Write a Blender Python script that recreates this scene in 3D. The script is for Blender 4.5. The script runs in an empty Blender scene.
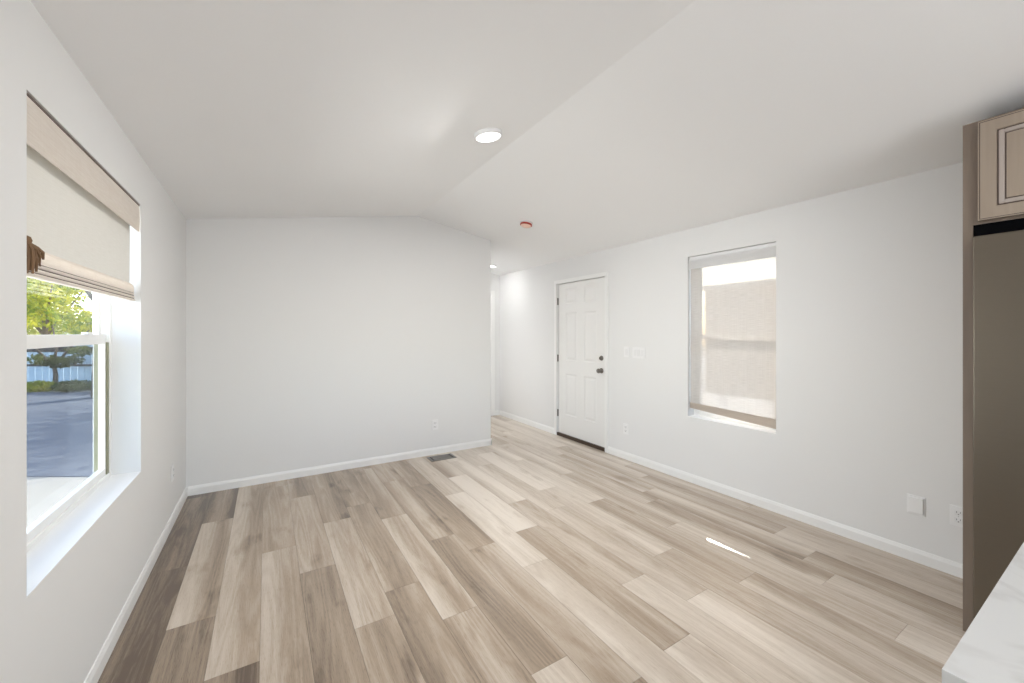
import bpy, bmesh, math, random
from mathutils import Vector, Matrix
random.seed(7)
D = bpy.data
S = bpy.context.scene
C = S.collection

# ------------------------------------------------------------------ camera, world, lights, exposure
CAM_H, YAW, FPX = 1.4, 0.5504, 397.57
cam = D.cameras.new('camera'); camo = D.objects.new('camera', cam); C.objects.link(camo)
camo.location = (0, 0, CAM_H); camo.rotation_euler = (math.pi/2, 0, -YAW)
cam.sensor_width = 36; cam.lens = 36*FPX/1024
cam.shift_x = 0.0011; cam.shift_y = -0.0087
cam.clip_start = 0.02; cam.clip_end = 300
S.camera = camo

w = D.worlds.new('sky_world'); S.world = w; w.use_nodes = True
wn = w.node_tree.nodes; wl = w.node_tree.links; wn.clear()
bg = wn.new('ShaderNodeBackground'); wo = wn.new('ShaderNodeOutputWorld'); sky = wn.new('ShaderNodeTexSky')
sky.sky_type = 'NISHITA'; sky.sun_disc = False; sky.sun_elevation = math.radians(36); sky.sun_rotation = math.radians(56)
sky.air_density = 1.0; sky.dust_density = 1.5; sky.ozone_density = 1.0
bg.inputs['Strength'].default_value = 0.75
wl.new(sky.outputs[0], bg.inputs[0]); wl.new(bg.outputs[0], wo.inputs[0])

def light(name, kind, loc, energy, color=(1, 1, 1), size=None, size_y=None, aim=None, shape=None, spread=None):
    l = D.lights.new(name, kind); l.energy = energy; l.color = color
    if kind == 'AREA':
        l.shape = shape or ('RECTANGLE' if size_y else 'DISK'); l.size = size
        if size_y: l.size_y = size_y
    if spread: l.spread = math.radians(spread)
    o = D.objects.new(name, l); C.objects.link(o); o.location = loc
    if aim is not None:
        o.rotation_euler = Vector(aim).to_track_quat('-Z', 'Y').to_euler()
    return o
sun = light('sun', 'SUN', (8, 6, 8), 10.0, (1, .95, .87), aim=(-.85, -.58, -.65)); sun.data.angle = math.radians(.6)
light('rear_fill', 'AREA', (1.0, -3.12, 1.15), 62, (1, .995, .985), 2.6, 2.0, aim=(0, 1, 1.1))  # added fill from behind the camera, standing in for daylight
light('left_yard_fill', 'AREA', (-6.0, 2.9, 2.4), 1080, (.97, .985, 1), 6.0, 5.0, aim=(1, .05, 0))  # unseen fill added in the yard to brighten right wall and floor
light('ground_fill', 'AREA', (-2.55, 2.2, -.55), 290, (1, .99, .975), 1.1, 4.0, aim=(.8, 0, .8))  # unseen upward fill added outside the window to lift the ceiling
light('hall_fill', 'AREA', (2.30, 5.12, 1.05), 8, (1, .99, .975), .72, 1.9, aim=(1, 0, 0))  # added fill in an invented doorway, brightens the hall wall
light('main_lamp', 'AREA', (1.208, 2.25, 2.630), 33, (1, .985, .965), .15, aim=(0, 0, -1))
light('hall_lamp', 'AREA', (2.968, 5.40, 2.405), 3.2, (1, .985, .965), .15, aim=(0, 0, -1))
light('kitchen_fill_left', 'AREA', (.5, -1.6, 2.48), 6, (1, .975, .94), .15, aim=(0, 0, -1))  # unseen area light added to brighten the kitchen end
light('kitchen_fill_right', 'AREA', (2.2, -1.6, 2.53), 6, (1, .975, .94), .15, aim=(0, 0, -1))  # its right-hand twin, likewise added and unseen

S.view_settings.view_transform = 'Standard'; S.view_settings.look = 'None'
S.view_settings.gamma = 1; S.view_settings.use_curve_mapping = False
S.view_settings.exposure = 0.06

# ------------------------------------------------------------------ materials
def mat(name):
    m = D.materials.new(name); m.use_nodes = True
    nt = m.node_tree; n = nt.nodes; b = n['Principled BSDF']
    return m, n, nt.links, b
def simple(name, col, rough=.5, metal=0, coat=0, spec=.5, bump=None, var=0, vscale=(8, 8, 8)):
    m, n, l, b = mat(name)
    b.inputs['Base Color'].default_value = (*col, 1); b.inputs['Roughness'].default_value = rough
    b.inputs['Metallic'].default_value = metal; b.inputs['Coat Weight'].default_value = coat
    b.inputs['Specular IOR Level'].default_value = spec
    if bump or var:
        tc = n.new('ShaderNodeTexCoord'); mp = n.new('ShaderNodeMapping'); l.new(tc.outputs['Object'], mp.inputs[0])
        mp.inputs['Scale'].default_value = vscale
        nz = n.new('ShaderNodeTexNoise'); l.new(mp.outputs[0], nz.inputs['Vector'])
        nz.inputs['Scale'].default_value = bump[1] if bump else 1; nz.inputs['Detail'].default_value = 4
        if bump:
            bp = n.new('ShaderNodeBump'); bp.inputs['Strength'].default_value = bump[0]; bp.inputs['Distance'].default_value = .002
            l.new(nz.outputs[0], bp.inputs['Height']); l.new(bp.outputs[0], b.inputs['Normal'])
        if var:
            cr = n.new('ShaderNodeMix'); cr.data_type = 'RGBA'
            cr.inputs[6].default_value = (*[c*(1-var) for c in col], 1); cr.inputs[7].default_value = (*[min(1, c*(1+var)) for c in col], 1)
            l.new(nz.outputs[0], cr.inputs[0]); l.new(cr.outputs[2], b.inputs['Base Color'])
    return m
M = {}
M['wall'] = simple('wall_paint', (.79, .79, .785), .75, bump=(.12, 60), vscale=(1, 1, 1), spec=.3)
M['ceiling'] = simple('ceiling_paint', (.918, .92, .922), .85, bump=(.15, 45), vscale=(1, 1, 1), spec=.2)
M['trim'] = simple('trim_paint', (.86, .86, .85), .4)
M['door'] = simple('door_paint', (.83, .825, .81), .38)
M['vinyl'] = simple('window_vinyl', (.86, .86, .85), .35)
M['track'] = simple('window_track', (.25, .25, .16), .5)  # greenish colour carries the green outdoor light falling on the track
M['plate'] = simple('plate_plastic', (.84, .84, .84), .35)
M['plate_inset'] = simple('plate_inset_plastic', (.79, .79, .79), .35)
M['dark'] = simple('dark_slot', (.02, .02, .022), .6)
M['slot'] = simple('socket_slot', (.16, .16, .165), .6)
M['screw'] = simple('screw_metal', (.6, .6, .6), .3, 1)
M['bronze'] = simple('aged_metal', (.12, .105, .09), .35, 1)
M['nickel'] = simple('dark_nickel', (.20, .185, .17), .28, 1)
M['threshold'] = simple('threshold_wood', (.055, .033, .02), .5, var=.3, vscale=(20, 4, 20))
M['vent'] = simple('vent_metal', (.20, .19, .18), .4, .7)
M['vent_dark'] = simple('vent_dark_metal', (.02, .02, .02), .5, .3)
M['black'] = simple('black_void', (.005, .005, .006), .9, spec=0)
M['lamp_body'] = simple('lamp_body', (.86, .86, .86), .4)
M['orange'] = simple('orange_cap', (.42, .045, .025), .4)
M['peach'] = simple('peach_plastic', (.90, .66, .55), .4)
M['cord'] = simple('shade_cord', (.75, .70, .60), .8)
M['tassel'] = simple('tassel_cord', (.20, .115, .06), .85, var=.5, vscale=(60, 60, 12))
M['headrail'] = simple('headrail_brown', (.16, .12, .095), .6)
M['steel'] = simple('dark_stainless', (.17, .145, .115), .34, .92, var=.06, vscale=(3, 3, 300))
M['steel_edge'] = simple('steel_edge', (.42, .38, .33), .3, .8)
M['gasket'] = simple('gasket', (.03, .03, .03), .7)

def lens_mat():
    m, n, l, b = mat('lit_lens')
    b.inputs['Base Color'].default_value = (.9, .9, .9, 1)
    b.inputs['Emission Color'].default_value = (1, .985, .95, 1); b.inputs['Emission Strength'].default_value = 3.0
    return m
M['lens'] = lens_mat()

def glass_mat(name='pane_glass', tint=(.97, .985, .98)):
    m = D.materials.new(name); m.use_nodes = True; n = m.node_tree.nodes; l = m.node_tree.links; n.clear()
    o = n.new('ShaderNodeOutputMaterial'); mx = n.new('ShaderNodeMixShader'); t = n.new('ShaderNodeBsdfTransparent'); g = n.new('ShaderNodeBsdfGlossy')
    fr = n.new('ShaderNodeFresnel'); ge = n.new('ShaderNodeNewGeometry'); mi = n.new('ShaderNodeMath'); mi.operation = 'MULTIPLY_ADD'; mi.inputs[1].default_value = 1/1.45-1.45; mi.inputs[2].default_value = 1.45; l.new(ge.outputs['Backfacing'], mi.inputs[0]); l.new(mi.outputs[0], fr.inputs[0]); g.inputs['Roughness'].default_value = .02
    t.inputs[0].default_value = (*tint, 1)
    rf = n.new('ShaderNodeMath'); rf.operation = 'MULTIPLY'; rf.inputs[1].default_value = .4; l.new(fr.outputs[0], rf.inputs[0]); l.new(rf.outputs[0], mx.inputs[0]); l.new(t.outputs[0], mx.inputs[1]); l.new(g.outputs[0], mx.inputs[2]); l.new(mx.outputs[0], o.inputs[0])
    return m
M['glass'] = glass_mat()
def screen_mat():
    m = D.materials.new('insect_mesh'); m.use_nodes = True; n = m.node_tree.nodes; l = m.node_tree.links; n.clear()
    o = n.new('ShaderNodeOutputMaterial'); mx = n.new('ShaderNodeMixShader'); t = n.new('ShaderNodeBsdfTransparent'); g = n.new('ShaderNodeBsdfDiffuse')
    g.inputs[0].default_value = (.03, .03, .035, 1); mx.inputs[0].default_value = .22
    l.new(t.outputs[0], mx.inputs[1]); l.new(g.outputs[0], mx.inputs[2]); l.new(mx.outputs[0], o.inputs[0])
    return m
M['screen'] = screen_mat()

def fabric_mat(name, colA, colB, translucent, see, rough=.12):
    """woven cloth: slubby horizontal threads, lets daylight glow through, optionally a blurred view through the weave"""
    m = D.materials.new(name); m.use_nodes = True; n = m.node_tree.nodes; l = m.node_tree.links; n.clear()
    o = n.new('ShaderNodeOutputMaterial'); tc = n.new('ShaderNodeTexCoord'); mp = n.new('ShaderNodeMapping')
    mp.inputs['Scale'].default_value = (14, 14, 330); l.new(tc.outputs['Object'], mp.inputs[0])
    nz = n.new('ShaderNodeTexNoise'); nz.inputs['Scale'].default_value = 1; nz.inputs['Detail'].default_value = 3; l.new(mp.outputs[0], nz.inputs['Vector'])
    mp2 = n.new('ShaderNodeMapping'); mp2.inputs['Scale'].default_value = (260, 260, 5); l.new(tc.outputs['Object'], mp2.inputs[0])
    n2 = n.new('ShaderNodeTexNoise'); n2.inputs['Scale'].default_value = 1; l.new(mp2.outputs[0], n2.inputs['Vector'])
    ad = n.new('ShaderNodeMath'); ad.operation = 'MULTIPLY_ADD'; ad.inputs[1].default_value = .35; l.new(n2.outputs[0], ad.inputs[0]); l.new(nz.outputs[0], ad.inputs[2])
    mr = n.new('ShaderNodeMapRange'); mr.inputs[1].default_value = .30; mr.inputs[2].default_value = 1.05; l.new(ad.outputs[0], mr.inputs[0])
    cm = n.new('ShaderNodeMix'); cm.data_type = 'RGBA'; cm.inputs[6].default_value = (*colA, 1); cm.inputs[7].default_value = (*colB, 1); l.new(mr.outputs[0], cm.inputs[0])
    bp = n.new('ShaderNodeBump'); bp.inputs['Strength'].default_value = .35; bp.inputs['Distance'].default_value = .002; l.new(ad.outputs[0], bp.inputs['Height'])
    d = n.new('ShaderNodeBsdfDiffuse'); t = n.new('ShaderNodeBsdfTranslucent')
    l.new(cm.outputs[2], d.inputs[0]); l.new(cm.outputs[2], t.inputs[0]); l.new(bp.outputs[0], d.inputs['Normal'])
    mx = n.new('ShaderNodeMixShader'); mx.inputs[0].default_value = translucent; l.new(d.outputs[0], mx.inputs[1]); l.new(t.outputs[0], mx.inputs[2])
    if see > 0:
        r = n.new('ShaderNodeBsdfRefraction'); r.inputs['IOR'].default_value = 1.12; r.inputs['Roughness'].default_value = rough; r.inputs[0].default_value = (.78, .765, .745, 1)
        m2 = n.new('ShaderNodeMixShader')
        sm = n.new('ShaderNodeMath'); sm.operation = 'MULTIPLY_ADD'; sm.inputs[1].default_value = -.18; sm.inputs[2].default_value = see+.09
        l.new(mr.outputs[0], sm.inputs[0]); l.new(sm.outputs[0], m2.inputs[0])
        l.new(mx.outputs[0], m2.inputs[1]); l.new(r.outputs[0], m2.inputs[2]); mx = m2
    l.new(mx.outputs[0], o.inputs[0])
    return m
M['linen'] = fabric_mat('linen_shade_cloth', (.74, .715, .665), (.82, .80, .76), .16, 0)
M['linen_hem'] = fabric_mat('linen_hem_cloth', (.79, .715, .64), (.91, .855, .79), .22, 0)
M['sheer'] = fabric_mat('sheer_shade_cloth', (.76, .72, .68), (.82, .79, .76), .14, .34)
M['sheer_valance'] = fabric_mat('sheer_valance_cloth', (.88, .88, .88), (.94, .94, .94), .55, 0)
M['sheer_hem'] = fabric_mat('sheer_hem_cloth', (.52, .455, .395), (.64, .57, .50), .22, 0)

def floor_mat():
    m, n, l, b = mat('oak_plank_floor')
    at = n.new('ShaderNodeAttribute'); at.attribute_name = 'tone'     # R tone, G, B random per plank
    sp = n.new('ShaderNodeSeparateColor'); l.new(at.outputs['Color'], sp.inputs[0])
    tc = n.new('ShaderNodeTexCoord')
    off = n.new('ShaderNodeVectorMath'); off.operation = 'MULTIPLY_ADD'
    off.inputs[1].default_value = (37, 53, 29); l.new(at.outputs['Color'], off.inputs[0]); l.new(tc.outputs['Object'], off.inputs[2])
    # broad streaks running with the plank
    mp = n.new('ShaderNodeMapping'); mp.inputs['Scale'].default_value = (7.5, .5, 1); l.new(off.outputs[0], mp.inputs[0])
    nb = n.new('ShaderNodeTexNoise'); nb.inputs['Scale'].default_value = 1; nb.inputs['Detail'].default_value = 2.5; nb.inputs['Distortion'].default_value = .2; l.new(mp.outputs[0], nb.inputs['Vector'])
    # fine grain
    mg = n.new('ShaderNodeMapping'); mg.inputs['Scale'].default_value = (330, 9, 1); l.new(off.outputs[0], mg.inputs[0])
    ng = n.new('ShaderNodeTexNoise'); ng.inputs['Scale'].default_value = 1; ng.inputs['Detail'].default_value = 4; l.new(mg.outputs[0], ng.inputs['Vector'])
    # cathedral figure
    mw = n.new('ShaderNodeMapping'); mw.inputs['Scale'].default_value = (9, .55, 1); l.new(off.outputs[0], mw.inputs[0])
    wv = n.new('ShaderNodeTexNoise'); wv.inputs['Scale'].default_value = 1; wv.inputs['Detail'].default_value = 1.5; l.new(mw.outputs[0], wv.inputs['Vector'])
    ms = n.new('ShaderNodeMath'); ms.operation = 'MULTIPLY'; ms.inputs[1].default_value = 70; l.new(wv.outputs[0], ms.inputs[0])
    sn = n.new('ShaderNodeMath'); sn.operation = 'SINE'; l.new(ms.outputs[0], sn.inputs[0])
    # knots
    mk = n.new('ShaderNodeMapping'); mk.inputs['Scale'].default_value = (7, 2.6, 1); l.new(off.outputs[0], mk.inputs[0])
    nk = n.new('ShaderNodeTexNoise'); nk.inputs['Scale'].default_value = 1; nk.inputs['Detail'].default_value = 3; l.new(mk.outputs[0], nk.inputs['Vector'])
    kr = n.new('ShaderNodeMapRange'); kr.inputs[1].default_value = .60; kr.inputs[2].default_value = .76; l.new(nk.outputs[0], kr.inputs[0])
    def ma(op, a, bb, c=None):
        q = n.new('ShaderNodeMath'); q.operation = op
        for i, v in enumerate((a, bb, c)):
            if v is None or (op == 'SINE' and i): continue
            if isinstance(v, (int, float)): q.inputs[i].default_value = v
            else: l.new(v, q.inputs[i])
        return q.outputs[0]
    t = sp.outputs[0]
    t = ma('MULTIPLY_ADD', ma('SUBTRACT', nb.outputs[0], .5), .85, t)
    t = ma('MULTIPLY_ADD', ma('SUBTRACT', ng.outputs[0], .5), .34, t)
    t = ma('MULTIPLY_ADD', sn.outputs[0], .05, t)
    t = ma('MULTIPLY_ADD', kr.outputs[0], -.26, t)
    ph = ma('MULTIPLY_ADD', at.outputs['Alpha'], 5.2, ma('MULTIPLY', sp.outputs[1], 6.283))
    t = ma('MULTIPLY_ADD', ma('SINE', ph, 0), ma('MULTIPLY_ADD', sp.outputs[2], .09, .04), t)
    mt = n.new('ShaderNodeMapping'); mt.inputs['Scale'].default_value = (420, 26, 1); l.new(off.outputs[0], mt.inputs[0])
    nt_ = n.new('ShaderNodeTexNoise'); nt_.inputs['Scale'].default_value = 1; nt_.inputs['Detail'].default_value = 2; l.new(mt.outputs[0], nt_.inputs['Vector'])
    tk = n.new('ShaderNodeMapRange'); tk.inputs[1].default_value = .56; tk.inputs[2].default_value = .70; l.new(nt_.outputs[0], tk.inputs[0])
    t = ma('MULTIPLY_ADD', tk.outputs[0], -.13, t)
    cr = n.new('ShaderNodeValToRGB'); l.new(t, cr.inputs[0])
    e = cr.color_ramp.elements
    e[0].position = 0; e[0].color = (.105, .068, .042, 1)
    e[1].position = 1; e[1].color = (.72, .64, .55, 1)
    k = e.new(.42); k.color = (.375, .288, .206, 1)
    l.new(cr.outputs[0], b.inputs['Base Color'])
    b.inputs['Roughness'].default_value = .42
    b.inputs['Specular IOR Level'].default_value = .45
    b.inputs['Coat Weight'].default_value = .8; b.inputs['Coat Roughness'].default_value = .24
    bp = n.new('ShaderNodeBump'); bp.inputs['Strength'].default_value = .10; bp.inputs['Distance'].default_value = .001
    l.new(ng.outputs[0], bp.inputs['Height']); l.new(bp.outputs[0], b.inputs['Normal'])
    return m
M['floor'] = floor_mat()
M['seam'] = simple('plank_seam', (.16, .13, .10), .6)

def wood_mat(name, a, c, sc=(30, 30, 2.2), rough=.42):
    m, n, l, b = mat(name)
    tc = n.new('ShaderNodeTexCoord'); mp = n.new('ShaderNodeMapping'); mp.inputs['Scale'].default_value = sc; l.new(tc.outputs['Object'], mp.inputs[0])
    nz = n.new('ShaderNodeTexNoise'); nz.inputs['Scale'].default_value = 1; nz.inputs['Detail'].default_value = 5; nz.inputs['Distortion'].default_value = .5; l.new(mp.outputs[0], nz.inputs['Vector'])
    cm = n.new('ShaderNodeMix'); cm.data_type = 'RGBA'; cm.inputs[6].default_value = (*a, 1); cm.inputs[7].default_value = (*c, 1)
    l.new(nz.outputs[0], cm.inputs[0]); l.new(cm.outputs[2], b.inputs['Base Color']); b.inputs['Roughness'].default_value = rough
    return m
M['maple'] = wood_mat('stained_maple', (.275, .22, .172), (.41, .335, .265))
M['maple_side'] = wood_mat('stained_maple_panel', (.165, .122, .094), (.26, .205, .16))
M['maple_bead'] = simple('stained_bead', (.44, .38, .34), .35)
M['glaze'] = simple('dark_glaze', (.085, .058, .045), .5)

def quartz_mat():
    m, n, l, b = mat('white_quartz')
    tc = n.new('ShaderNodeTexCoord')
    nz = n.new('ShaderNodeTexNoise'); nz.inputs['Scale'].default_value = 2.2; nz.inputs['Detail'].default_value = 5; nz.inputs['Distortion'].default_value = 1.5; l.new(tc.outputs['Object'], nz.inputs['Vector'])
    cr = n.new('ShaderNodeValToRGB'); l.new(nz.outputs[0], cr.inputs[0]); e = cr.color_ramp.elements
    e[0].position = .47; e[0].color = (.70, .70, .69, 1); e[1].position = .53; e[1].color = (.70, .70, .69, 1)
    k = e.new(.50); k.color = (.63, .625, .615, 1)
    l.new(cr.outputs[0], b.inputs['Base Color']); b.inputs['Roughness'].default_value = .22
    return m
M['quartz'] = quartz_mat()
# outside
M['concrete'] = simple('pale_concrete', (.33, .315, .28), .9, var=.12, bump=(.2, 3), vscale=(1, 1, 1))
M['asphalt'] = simple('asphalt', (.10, .118, .15), .9, var=.25, bump=(.2, 6), vscale=(2, 2, 2))
M['fence'] = simple('pale_blue_boards', (.58, .70, .80), .7)
M['rail'] = simple('dark_rail', (.05, .035, .03), .7)
M['bark'] = simple('bark', (.12, .085, .06), .9, var=.4, vscale=(9, 9, 2))
M['siding'] = simple('beige_siding', (.26, .215, .18), .8)
M['roof'] = simple('pale_roof', (.55, .52, .5), .8)
M['gravel'] = simple('white_gravel', (.92, .90, .86), .95, var=.06)
def leaf_mat(name, a, c):
    m = D.materials.new(name); m.use_nodes = True; n = m.node_tree.nodes; l = m.node_tree.links; n.clear()
    o = n.new('ShaderNodeOutputMaterial'); mx = n.new('ShaderNodeMixShader'); d = n.new('ShaderNodeBsdfDiffuse'); t = n.new('ShaderNodeBsdfTranslucent')
    tc = n.new('ShaderNodeTexCoord'); nz = n.new('ShaderNodeTexNoise'); nz.inputs['Scale'].default_value = 1.6; nz.inputs['Detail'].default_value = 3; l.new(tc.outputs['Object'], nz.inputs['Vector'])
    cr = n.new('ShaderNodeValToRGB'); l.new(nz.outputs[0], cr.inputs[0]); e = cr.color_ramp.elements
    e[0].position = .38; e[0].color = (*a, 1); e[1].position = .62; e[1].color = (*c, 1)
    l.new(cr.outputs[0], d.inputs[0]); l.new(cr.outputs[0], t.inputs[0]); mx.inputs[0].default_value = .5
    l.new(d.outputs[0], mx.inputs[1]); l.new(t.outputs[0], mx.inputs[2]); l.new(mx.outputs[0], o.inputs[0])
    return m
M['leaf'] = leaf_mat('yellow_green_leaf', (.17, .25, .025), (.56, .52, .06))
M['leaf_pale'] = leaf_mat('pale_leaf', (.38, .42, .12), (.66, .62, .26))
M['leaf_dark'] = leaf_mat('dark_leaf', (.06, .10, .025), (.20, .22, .05))

# ------------------------------------------------------------------ mesh helpers
class MB:
    def __init__(s): s.b = bmesh.new()
    def box(s, x0, x1, y0, y1, z0, z1, bev=0, seg=2):
        v = [s.b.verts.new(p) for p in ((x0,y0,z0),(x1,y0,z0),(x1,y1,z0),(x0,y1,z0),(x0,y0,z1),(x1,y0,z1),(x1,y1,z1),(x0,y1,z1))]
        f = [s.b.faces.new([v[i] for i in q]) for q in ((3,2,1,0),(4,5,6,7),(0,1,5,4),(1,2,6,5),(2,3,7,6),(3,0,4,7))]
        if bev:
            es = list({e for q in f for e in q.edges})
            bmesh.ops.bevel(s.b, geom=es, offset=bev, segments=seg, affect='EDGES', profile=.7)
        return s
    def prism(s, pts, axis, a, b2):
        """polygon pts (2d) extruded along axis from a to b2. axis y: (x,z), axis x: (y,z), axis z: (x,y)"""
        def P(p, t): return {'y': (p[0], t, p[1]), 'x': (t, p[0], p[1]), 'z': (p[0], p[1], t)}[axis]
        A = [s.b.verts.new(P(p, a)) for p in pts]; B = [s.b.verts.new(P(p, b2)) for p in pts]
        s.b.faces.new(A); s.b.faces.new(B[::-1]); n = len(pts)
        for i in range(n): s.b.faces.new((A[i], B[i], B[(i+1) % n], A[(i+1) % n]))
        return s
    def lathe(s, prof, origin, axis='z', n=32, caps=True):
        """prof: list of (radius, t along axis)"""
        o = Vector(origin); rings = []
        def P(r, t, a):
            c, q = math.cos(a)*r, math.sin(a)*r
            return o + {'z': Vector((c, q, t)), 'x': Vector((t, c, q)), 'y': Vector((c, t, q))}[axis]
        for r, t in prof:
            if r < 1e-6: rings.append([s.b.verts.new(P(0, t, 0))])
            else: rings.append([s.b.verts.new(P(r, t, 2*math.pi*i/n)) for i in range(n)])
        for a, c in zip(rings, rings[1:]):
            for i in range(n):
                j = (i+1) % n
                if len(a) == 1 and len(c) == 1: continue
                if len(a) == 1: s.b.faces.new((a[0], c[i], c[j]))
                elif len(c) == 1: s.b.faces.new((a[i], a[j], c[0]))
                else: s.b.faces.new((a[i], a[j], c[j], c[i]))
        if caps:
            if len(rings[0]) > 1: s.b.faces.new(rings[0])
            if len(rings[-1]) > 1: s.b.faces.new(rings[-1])
        return s
    def tube(s, pts, radii, n=8):
        pts = [Vector(p) for p in pts]; rings = []
        if isinstance(radii, (int, float)): radii = [radii]*len(pts)
        for i, p in enumerate(pts):
            t = (pts[min(i+1, len(pts)-1)] - pts[max(i-1, 0)]).normalized()
            u = t.orthogonal().normalized() if abs(t.z) > .9 else t.cross(Vector((0, 0, 1))).normalized()
            v = t.cross(u)
            rings.append([s.b.verts.new(p + (u*math.cos(2*math.pi*k/n) + v*math.sin(2*math.pi*k/n))*radii[i]) for k in range(n)])
        for a, c in zip(rings, rings[1:]):
            for k in range(n): s.b.faces.new((a[k], a[(k+1) % n], c[(k+1) % n], c[k]))
        s.b.faces.new(rings[0][::-1]); s.b.faces.new(rings[-1])
        return s
    def build(s, name, m, parent=None, smooth=False, kind=None, loc=None, rotz=0):
        bmesh.ops.recalc_face_normals(s.b, faces=s.b.faces)
        me = D.meshes.new(name); s.b.to_mesh(me); s.b.free()
        me.materials.append(m)
        if smooth:
            for p in me.polygons: p.use_smooth = True
            me.set_sharp_from_angle(angle=math.radians(40))
        o = D.objects.new(name, me); C.objects.link(o)
        if parent is not None: o.parent = parent
        if loc: o.location = loc
        if rotz: o.rotation_euler.z = rotz
        if kind: o['kind'] = kind
        return o
def tag(o, label, cat, group=None):
    o['label'] = label; o['category'] = cat
    if group: o['group'] = group
    return o
def thing(name, label, cat, loc=(0, 0, 0), rotz=0, group=None):
    o = D.objects.new(name, None); C.objects.link(o); o.location = loc; o.rotation_euler.z = rotz
    o.empty_display_size = .05
    return tag(o, label, cat, group)
def struct(name, loc=(0, 0, 0)):
    o = D.objects.new(name, None); C.objects.link(o); o.location = loc; o['kind'] = 'structure'; o.empty_display_size = .05
    return o

# ------------------------------------------------------------------ room dimensions (metres, camera above the origin)
XL, XR, YB, YE, YR = -.590, 3.385, 4.357, 5.880, -3.20
XH = 2.3785                       # the long back wall stops here, the hall opens beside it
ZW, ZR, XG = 2.373, 2.713, 1.4435 # eaves, ridge height, ridge line
T = .16
def zc(x):                        # ceiling height
    return ZW + (ZR-ZW)*((x-XL)/(XG-XL) if x < XG else (XR-x)/(XR-XG))
LY0, LY1, LZ0, LZ1 = 1.706, 2.925, .638, 2.101      # left window opening
WY0, WY1, WZ0, WZ1 = 1.561, 2.3245, .611, 2.113     # right window opening
DY0, DY1, DZ = 3.398, 4.306, 2.060                  # entry door opening

# floor of individually toned planks ------------------------------------------------
PX0, PW, PL = -.405, .1893, 1.22
JOINT = {-1: 3.05, 0: 2.44, 1: 2.006, 2: 2.97, 3: 2.605, 4: 1.985, 5: 2.18, 6: 1.825, 7: 1.342, 8: 2.32, 9: 3.20, 10: 2.36, 11: 2.78,
         12: 1.29, 13: 1.65, 14: 2.45, 15: 1.85, 16: 2.20, 17: 1.15, 18: 2.62, 19: 1.72, 20: 2.4}
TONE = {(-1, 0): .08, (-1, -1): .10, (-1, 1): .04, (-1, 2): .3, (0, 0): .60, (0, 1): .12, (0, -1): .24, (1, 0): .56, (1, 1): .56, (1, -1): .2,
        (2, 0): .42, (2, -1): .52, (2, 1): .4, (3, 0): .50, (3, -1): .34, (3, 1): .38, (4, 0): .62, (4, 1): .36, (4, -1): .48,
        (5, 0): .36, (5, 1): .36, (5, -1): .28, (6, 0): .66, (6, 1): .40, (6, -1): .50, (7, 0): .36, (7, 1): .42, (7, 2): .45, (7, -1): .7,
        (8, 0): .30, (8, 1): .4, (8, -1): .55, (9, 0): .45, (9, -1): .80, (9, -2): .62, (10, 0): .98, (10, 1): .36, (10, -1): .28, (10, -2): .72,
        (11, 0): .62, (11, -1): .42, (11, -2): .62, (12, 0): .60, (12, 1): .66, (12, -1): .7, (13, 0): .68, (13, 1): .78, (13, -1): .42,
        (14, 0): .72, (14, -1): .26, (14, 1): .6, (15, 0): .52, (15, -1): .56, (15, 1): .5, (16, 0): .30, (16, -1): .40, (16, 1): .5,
        (17, 0): .36, (17, -1): .16, (17, 1): .4, (18, 0): .40, (18, -1): .30, (19, 0): .45, (19, -1): .42, (20, 0): .4}  # columns beside the fridge panel darkened to carry its cast shadow
rng = random.Random(11)
b = MB(); tones = []
for k in range(-1, 21):
    xa, xb = max(XL, PX0+PW*k), min(XR, PX0+PW*(k+1))
    if xb - xa < .005: continue
    for j in range(-6, 5):
        ya, yb = max(YR, JOINT[k]+PL*j), min(YE, JOINT[k]+PL*(j+1))
        if yb - ya < .005: continue
        tn = TONE.get((k, j), rng.uniform(.3, .75)); g1, g2 = rng.random(), rng.random()
        if (k, j) == (1, 0): keep = (g1, g2)
        if (k, j) == (1, 1): g1, g2 = keep
        e = .0006
        n0 = len(b.b.faces)
        if k >= 11 and ya > 2.6: tn += .16  # hall-end planks lightened, the brightness there put into their tone
        if k >= 9: tn = tn*.68+.34  # right half lifted and evened out to carry reflected light
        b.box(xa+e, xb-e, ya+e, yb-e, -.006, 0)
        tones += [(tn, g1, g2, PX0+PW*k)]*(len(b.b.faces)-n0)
fl = b.build('floor', M['floor'], kind='structure')
ca = fl.data.color_attributes.new('tone', 'FLOAT_COLOR', 'CORNER')
for p in fl.data.polygons:
    for li in p.loop_indices:
        x = fl.data.vertices[fl.data.loops[li].vertex_index].co.x
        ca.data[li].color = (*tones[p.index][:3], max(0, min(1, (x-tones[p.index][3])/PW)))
MB().box(XL-T, XR+T, YR-T, YE+.12, -.12, -.0045).build('floor_underlay', M['seam'], kind='structure')

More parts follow.
